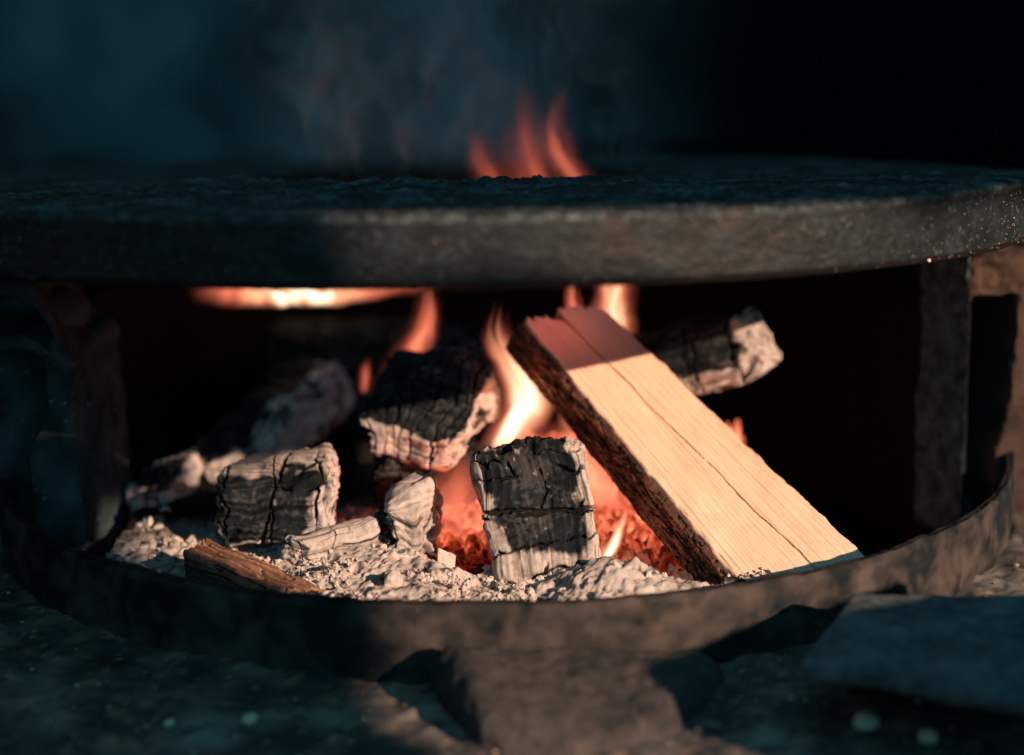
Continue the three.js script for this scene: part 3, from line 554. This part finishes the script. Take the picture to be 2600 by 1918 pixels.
// ---------------------------------------------------------------- in front of the stove: stone slab, black slab, pebbles
{
  const stoneCol = (p) => mixc([0.008, 0.011, 0.013], [0.046, 0.042, 0.04], clamp(0.42 + 1.5 * fbm(p.x * 60, p.y * 60, p.z * 60, 4) + 0.6 * fbm(p.x * 300, p.y * 300, p.z * 300, 2), 0, 1));
  const f = [[0.006, 0.009, 0.345], [0.074, 0.006, 0.336], [0.010, -0.012, 0.352], [0.078, -0.012, 0.343]], b = [[-0.016, 0.022, 0.276], [0.106, 0.012, 0.274], [-0.014, -0.012, 0.27], [0.110, -0.012, 0.27]];
  const g = block(eight(f, b), [90, 24, 80], 0.011, (p) => ({ d: 0.007 * fbm(p.x * 24, p.y * 22, p.z * 22, 4) + 0.0025 * fbm(p.x * 120, p.y * 120, p.z * 120, 3), rgb: stoneCol(p) }));
  tag(mesh('hearth_stone', g, std({})), 'rough brown stone set against the front rim, its top catching the sun', 'stone');
  const f2 = [[0.1260, 0.0270, 0.330], [0.2500, 0.0320, 0.415], [0.1270, 0.0195, 0.331], [0.2500, 0.0240, 0.416]], b2 = [[0.1600, 0.0300, 0.268], [0.3200, 0.0340, 0.290], [0.1600, 0.0220, 0.268], [0.3200, 0.0260, 0.290]];
  const slab = thing('stone_slab', 'flat grey slab at the right before the stove, propped up over a black gap', 'slab');
  const g2 = block(eight(f2, b2), [100, 10, 80], 0.003, (p) => { const n = fbm(p.x * 40, p.y * 40, p.z * 40, 4), m = fbm(p.x * 220, p.y * 220, p.z * 220, 3); return { d: 0.003 * fbm(p.x * 26, p.y * 26, p.z * 26, 3) + 0.001 * n + 0.0006 * m, rgb: mixc([0.03, 0.042, 0.048], [0.1, 0.12, 0.125], clamp(0.5 + n + m, 0, 1)) }; });
  mesh('slab_top', g2, sootMat, slab);
  for (const [x, z] of [[0.185, 0.292], [0.262, 0.325]]) {
    const w = 0.012, c = (y, dz) => [[x - w, y, z + dz], [x + w, y, z + dz]], pr = block(eight([...c(0.024, w), ...c(-0.015, w)], [...c(0.024, -w), ...c(-0.015, -w)]), [14, 14, 14], 0.004, (p) => ({ d: 0.003 * fbm(p.x * 60, p.y * 60, p.z * 60, 3), rgb: [0.015, 0.015, 0.015] }));
    mesh('prop_stone', pr, sootMat, slab);
  }
  const f3 = [[0.262, 0.124, 0.517], [0.318, 0.12, 0.589], [0.262, -0.02, 0.517], [0.318, -0.02, 0.589]], b3 = [[0.39, 0.124, 0.42], [0.44, 0.118, 0.49], [0.39, -0.02, 0.42], [0.44, -0.02, 0.49]];  // unseen block, added to keep the sun off the slab
  tag(mesh('shade_block', block(eight(f3, b3), [40, 40, 40], 0.008, (p) => ({ d: 0.006 * fbm(p.x * 30, p.y * 30, p.z * 30, 4), rgb: stoneCol(p) })), std({})), 'rough stone block added out of view at the right to shade the grey slab', 'stone');
  { // loose grit on the ground and stones
    const g = new THREE.IcosahedronGeometry(0.0007, 0), im = new THREE.InstancedMesh(g, new THREE.MeshStandardMaterial({ roughness: 0.7 }), 600), m4 = new THREE.Matrix4(), q = new THREE.Quaternion(), e = new THREE.Euler(), col = new THREE.Color();
    for (let i = 0; i < 600; i++) {
      let x, z; do { x = rr(-0.28, 0.34); z = rr(0.12, 0.42); } while (Math.hypot(x - ringX, z - ringZ) < 0.28);
      const s = 0.5 + 1.9 * rnd() ** 3, k = rr(0.12, 0.8);
      m4.compose(V(x, groundH(x, z) + 0.0004 * s, z), q.setFromEuler(e.set(rr(0, 6), rr(0, 6), rr(0, 6))), V(s, s * 0.7, s)); im.setMatrixAt(i, m4); im.setColorAt(i, col.setRGB(0.42 * k, 0.36 * k, 0.28 * k));
    }
    im.name = 'gravel'; scene.add(im); tag(im, null, null, null, 'stuff');
  }
  const pg = new THREE.IcosahedronGeometry(0.0032, 3);
  { const p = pg.attributes.position; for (let i = 0; i < p.count; i++) { const x = p.getX(i), y = p.getY(i), z = p.getZ(i), k = 1 + 0.25 * n3(x * 300, y * 300, z * 300); p.setXYZ(i, x * k, y * 0.7 * k, z * k); } pg.computeVertexNormals(); }
  const pm = new THREE.MeshStandardMaterial({ color: new THREE.Color().setRGB(0.5, 0.42, 0.32), roughness: 0.6 });
  for (const [x, z, s, label] of [[-0.0845, 0.308, 1, 'pale pebble on the dark ground before the stove, the larger of two at the left'], [-0.116, 0.308, 0.7, 'small pale pebble on the dark ground, farthest left before the stove'], [0.153, 0.327, 1.7, 'flat tan pebble below the black edge of the grey slab'], [0.173, 0.345, 1.3, 'tan pebble in the lower right corner under the slab']]) {
    const p = mesh('pebble', pg, pm); p.position.set(x, groundH(x, z) + 0.001, z); p.scale.setScalar(s); p.rotation.y = x * 40; tag(p, label, 'pebble', 'pebbles on the ground before the stove');
  }
}

// ---------------------------------------------------------------- flames: thin curved sheets of burning gas, each with the light it gives
const fire = new THREE.MeshBasicMaterial({ color: 0xffffff, vertexColors: true, transparent: true, side: THREE.DoubleSide, depthWrite: false });
const ramp = (h) => { // heat 0..1 to radiance
  const s = [[0, 0.09, 0.011, 0.008], [0.3, 0.34, 0.06, 0.036], [0.55, 0.74, 0.17, 0.09], [0.8, 1.05, 0.42, 0.22], [1, 1.6, 1.1, 0.72]];
  for (let i = 1; i < s.length; i++) if (h <= s[i][0]) { const t = (h - s[i - 1][0]) / (s[i][0] - s[i - 1][0]); return [1, 2, 3].map((k) => lerp(s[i - 1][k], s[i][k], t)); }
  return s[4].slice(1);
};
function flame(label, pts, { heat = 0.8, tip = 0.3, foot = 0.6, alpha = 0.75, sheets = 3, flat = 0.5, light, color = [1, 0.24, 0.1], k = 1, radius = 0.5, skew = 0, soft = 0.5, streak = 1.5 } = {}) {
  const path = new THREE.CatmullRomCurve3(pts.map((p) => V(p[0], p[1], p[2]))), W = pts.map((p) => p[3]);
  const wid = (s) => { const f = s * (W.length - 1), i = Math.min(W.length - 2, Math.floor(f)); return lerp(W[i], W[i + 1], f - i); };
  const gs = [];
  for (let n = 0; n < sheets; n++) {
    const ang = n * Math.PI / sheets, ca = Math.cos(ang), sa = Math.sin(ang) * (n ? flat : 1), kx = k * 9 + n * 5;
    gs.push(sheet(40, 24, (s, t) => {
      const c = path.getPoint(s), u = t * 2 - 1, w = wid(s) * (1 + 0.3 * fbm(s * 3 + kx, u, 2, 2)), cup = w * 0.35 * (u * u - 0.4), lick = w * 0.8 * fbm(s * 2.4 + kx, u * 0.6, 8, 3) * s;
      const body = Math.pow(Math.max(0, 1 - u * u), 1.8) * clamp(1 + skew * u, 0, 2), st = clamp(0.8 + 0.1 * (1.5 - streak) + streak * fbm(u * 3.2 + kx + 0.6 * s, s * 1.3, n, 3), 0, 1.5);
      const fade = sst(0, 0.16, s) * sst(1, soft, s + 0.25 * fbm(u * 2.5 + kx, 3, n, 2)), h = clamp(lerp(foot, 1, sst(0, 0.3, s)) * lerp(1, tip, sst(0.3, 1, s)) * heat * (0.42 + 0.6 * body) * (0.7 + 0.34 * st), 0, 1);
      return { p: [c.x + ca * w * u - sa * cup + lick, c.y + 0.3 * w * fbm(s * 5, u * 2, kx, 2), c.z + sa * w * u + ca * cup], c: [...ramp(h), clamp(alpha * body * fade * st / Math.sqrt(sheets) * 1.3, 0, 1)] };
    }));
  }
  const m = mesh('flame', mergeGeometries(gs), fire); m.castShadow = false;
  tag(m, label, 'flame');
  if (light) { const l = new THREE.PointLight(new THREE.Color().setRGB(...color), light[3]); l.name = 'flame_light'; l.position.set(light[0], light[1], light[2]); l.castShadow = true; l.shadow.radius = radius; scene.add(l); }
  return m;
}
flame('bright yellow flame rising between the raised charred block and the split log', [[0.018, 0.040, 0.070, 0.012], [0.030, 0.056, 0.066, 0.018], [0.037, 0.068, 0.060, 0.017], [0.030, 0.084, 0.05, 0.012], [0.0225, 0.098, 0.045, 0.011], [0.0235, 0.116, 0.04, 0.0055]], { heat: 1, tip: 0.6, foot: 1, alpha: 0.95, k: 1, sheets: 2, flat: 0.3, streak: 0.5, light: [0.034, 0.075, 0.075, 0.0016] });
flame('orange flame tongue behind the raised charred block', [[-0.042, 0.046, 0.004, 0.010], [-0.034, 0.066, 0.002, 0.014], [-0.024, 0.084, 0, 0.014], [-0.0175, 0.1, 0, 0.011], [-0.0165, 0.120, 0, 0.007]], { heat: 0.55, tip: 0.8, foot: 0.25, alpha: 0.85, k: 2, skew: 0.7, soft: 0.6 });
flame('small white-hot flame licking up at the right foot of the upright block', [[0.066, 0.008, 0.155, 0.003], [0.0705, 0.0135, 0.152, 0.0052], [0.0745, 0.021, 0.149, 0.004], [0.078, 0.029, 0.147, 0.0028], [0.080, 0.038, 0.145, 0.0016]], { heat: 1, tip: 0.45, foot: 1, alpha: 1, k: 3, streak: 0.4, light: [0.073, 0.02, 0.158, 0.0012], radius: 0.2 });
flame('broad bright flame behind the top of the split log', [[0.088, 0.080, 0.0, 0.012], [0.087, 0.095, 0.0, 0.0145], [0.086, 0.108, 0.005, 0.015], [0.085, 0.124, 0.02, 0.014], [0.080, 0.141, 0.045, 0.010]], { heat: 0.85, tip: 0.85, alpha: 0.9, k: 4, streak: 0.9, light: [0.052, 0.131, 0.072, 0.0010], color: [1, 0.13, 0.045] });
flame('dim red flame left of the flame at the top of the split log', [[0.068, 0.080, 0.0, 0.006], [0.066, 0.096, 0, 0.007], [0.064, 0.11, 0, 0.005], [0.065, 0.13, 0, 0.003]], { heat: 0.5, tip: 0.8, alpha: 0.9, k: 5 });
flame('wide red glow of burning gas between the upright block and the ashy lump', [[-0.006, 0.0, 0.098, 0.022], [-0.005, 0.014, 0.098, 0.028], [-0.002, 0.03, 0.096, 0.026], [0.004, 0.048, 0.088, 0.016]], { heat: 0.46, tip: 0.9, foot: 0.8, alpha: 0.65, streak: 0.6, k: 10, light: [-0.004, 0.032, 0.126, 0.0034], color: [1, 0.16, 0.06] });
flame('wide orange glow of burning gas between the upright block and the split log', [[0.075, 0.014, 0.095, 0.030], [0.068, 0.030, 0.09, 0.030], [0.058, 0.046, 0.085, 0.026], [0.052, 0.064, 0.08, 0.014]], { heat: 0.62, tip: 0.9, foot: 0.7, alpha: 0.75, streak: 0.7, k: 11, light: [0.062, 0.036, 0.11, 0.0016], color: [1, 0.17, 0.06] });
flame('tiny red flame in the dark left of the raised charred block', [[-0.054, 0.052, -0.03, 0.003], [-0.053, 0.058, -0.03, 0.0045], [-0.0525, 0.066, -0.03, 0.004], [-0.051, 0.074, -0.03, 0.002]], { heat: 0.36, tip: 0.7, foot: 0.8, alpha: 0.7, k: 12 });
flame('tall orange flame coming up through the hole in the plate, the brightest there', [[0.078, 0.150, -0.02, 0.012], [0.068, 0.172, -0.02, 0.014], [0.058, 0.188, -0.02, 0.012], [0.056, 0.202, -0.02, 0.012], [0.062, 0.228, -0.02, 0.011]], { heat: 0.42, tip: 0.5, foot: 1, alpha: 0.34, k: 6, skew: 0.5, soft: 0.35, light: [0.06, 0.185, -0.01, 0.00015] });
flame('pale orange flame in the middle above the hole in the plate', [[0.048, 0.150, -0.03, 0.022], [0.046, 0.172, -0.03, 0.026], [0.042, 0.190, -0.03, 0.020], [0.041, 0.208, -0.03, 0.015], [0.043, 0.232, -0.03, 0.011]], { heat: 0.36, tip: 0.4, foot: 1, soft: 0.3, streak: 1, alpha: 0.28, k: 7 });
flame('faint low flame at the left above the hole in the plate', [[0.028, 0.150, -0.03, 0.014], [0.022, 0.172, -0.03, 0.015], [0.016, 0.186, -0.03, 0.011], [0.013, 0.206, -0.03, 0.008]], { heat: 0.3, tip: 0.5, foot: 1, alpha: 0.36, k: 8 });
{ // the flame that spreads flat over the black log at the back
  const gs = [];
  for (let n = 0; n < 2; n++) gs.push(sheet(90, 24, (s, t) => {
    const x = lerp(-0.168, -0.01, s), u = t * 2 - 1, hot = Math.exp(-(((s - 0.47) / 0.26) ** 2)), st = clamp(0.9 + fbm(s * 22, t * 2, n, 3), 0, 1.3);
    const mid = 0.1005 + 0.004 * fbm(s * 9, 2, n, 3) + 0.007 * sst(0.55, 1, s) + 0.003 * sst(0.25, 0, s), hh = 0.0145;
    return { p: [x, mid + hh * u, -0.135 - n * 0.012 + 0.01 * fbm(s * 5, t * 2, 4 + n, 2)], c: [...ramp(clamp(0.35 + 0.65 * hot * st, 0, 1)), clamp((0.35 + hot) * st * sst(0, 0.2, s) * sst(1, 0.9, s) * (1 - u ** 4), 0, 1)] };
  }));
  const m = mesh('flame', mergeGeometries(gs), fire); tag(m, 'wide flat flame between the black log at the back and the plate', 'flame');
  const l = new THREE.PointLight(new THREE.Color().setRGB(1, 0.35, 0.12), 0.0004); l.name = 'flame_light'; l.position.set(-0.095, 0.098, -0.125); l.castShadow = true; scene.add(l);
}

// ---------------------------------------------------------------- smoke: folded veils that rise from the hole and drift left
{
  const gs = [];
  const veil = (x0, x1, y0, y1, z, dens, sd, sc, warp, wisp) => gs.push(sheet(120, 95, (s, t) => {
    const x = lerp(x0, x1, s), y = lerp(y0, y1, t), wx = warp * fbm(x * sc + sd, y * sc, sd, 3), wy = warp * fbm(x * sc, y * sc + sd, sd + 4, 3);
    const n = fbm((x + wx) * sc * 1.3 + sd, (y + wy) * sc * 0.8, sd * 2, 5), edge = sst(0, 0.22, s) * sst(1, 0.78, s) * sst(0, 0.05, t);
    const n2 = fbm((x + wx * 1.4) * sc * 2.2 + sd, (y + wy) * sc * 1.1, sd * 5, 4), rid = (Math.pow(clamp(1 - Math.abs(n) * 8, 0, 1), 3) + Math.pow(clamp(1 - Math.abs(n2) * 9, 0, 1), 3)) * 0.3 * wisp * sst(-0.25, 0.15, fbm(x * sc * 0.7 + sd, y * sc * 0.5, 3, 2));
    return { p: [x, y, z + 0.05 * fbm(x * 8, y * 8, sd, 2)], c: [0.15, 0.28, 0.31, clamp(dens * edge * (0.12 + sst(-0.32, 0.45, n) + rid), 0, 1)] };
  }, true));
  veil(-0.36, 0.22, 0.17, 0.4, -0.24, 0.2, 1, 6, 0.12, 0.5);
  veil(-0.28, 0.18, 0.175, 0.4, -0.16, 0.2, 5, 8, 0.1, 1);
  veil(-0.13, 0.09, 0.176, 0.38, -0.07, 0.3, 9, 13, 0.07, 2.6);
  veil(-0.5, 0.24, 0.1, 0.6, -0.6, 0.5, 14, 4, 0.2, 0.4);
  veil(-0.1, 0.13, 0.176, 0.36, -0.04, 0.2, 19, 17, 0.06, 3);
  veil(-0.12, 0.06, 0.176, 0.34, -0.1, 0.24, 27, 20, 0.05, 3);
  // thin curling strands
  const strand = (x, z, h, lean, w, a, sd) => gs.push(sheet(80, 8, (s, t) => {
    const y = 0.178 + h * s, cx = x + lean * s + 0.03 * s * fbm(s * 3 + sd, sd, 1, 3) * 2 + 0.012 * Math.sin(s * 9 + sd) * s, cz = z + 0.03 * s * fbm(s * 3, sd, 5, 3), u = t * 2 - 1, tw = s * 5 + sd, ww = w * (0.5 + 1.2 * s) * (1 + 0.6 * fbm(s * 6, sd, 2, 2));
    return { p: [cx + ww * u * Math.cos(tw) + 0.2 * ww * u * u, y, cz + ww * u * Math.sin(tw)], c: [0.34, 0.36, 0.36, clamp(a * (1 - u * u) ** 1.5 * sst(0, 0.1, s) * sst(1, 0.35, s) * (0.7 + 1.2 * fbm(s * 7 + sd, u, 4, 3)), 0, 1)] };
  }, true));
  for (let i = 0; i < 26; i++) strand(rr(-0.085, 0.02), rr(-0.1, 0.0), rr(0.07, 0.16), rr(-0.03, 0.03), rr(0.003, 0.016), rr(0.1, 0.34), i * 3.3);
  const m = mesh('smoke', mergeGeometries(gs), new THREE.MeshStandardMaterial({ vertexColors: true, transparent: true, roughness: 1, side: THREE.DoubleSide }));
  m.castShadow = false; tag(m, null, null, null, 'stuff');
}

renderer.render(scene, camera);
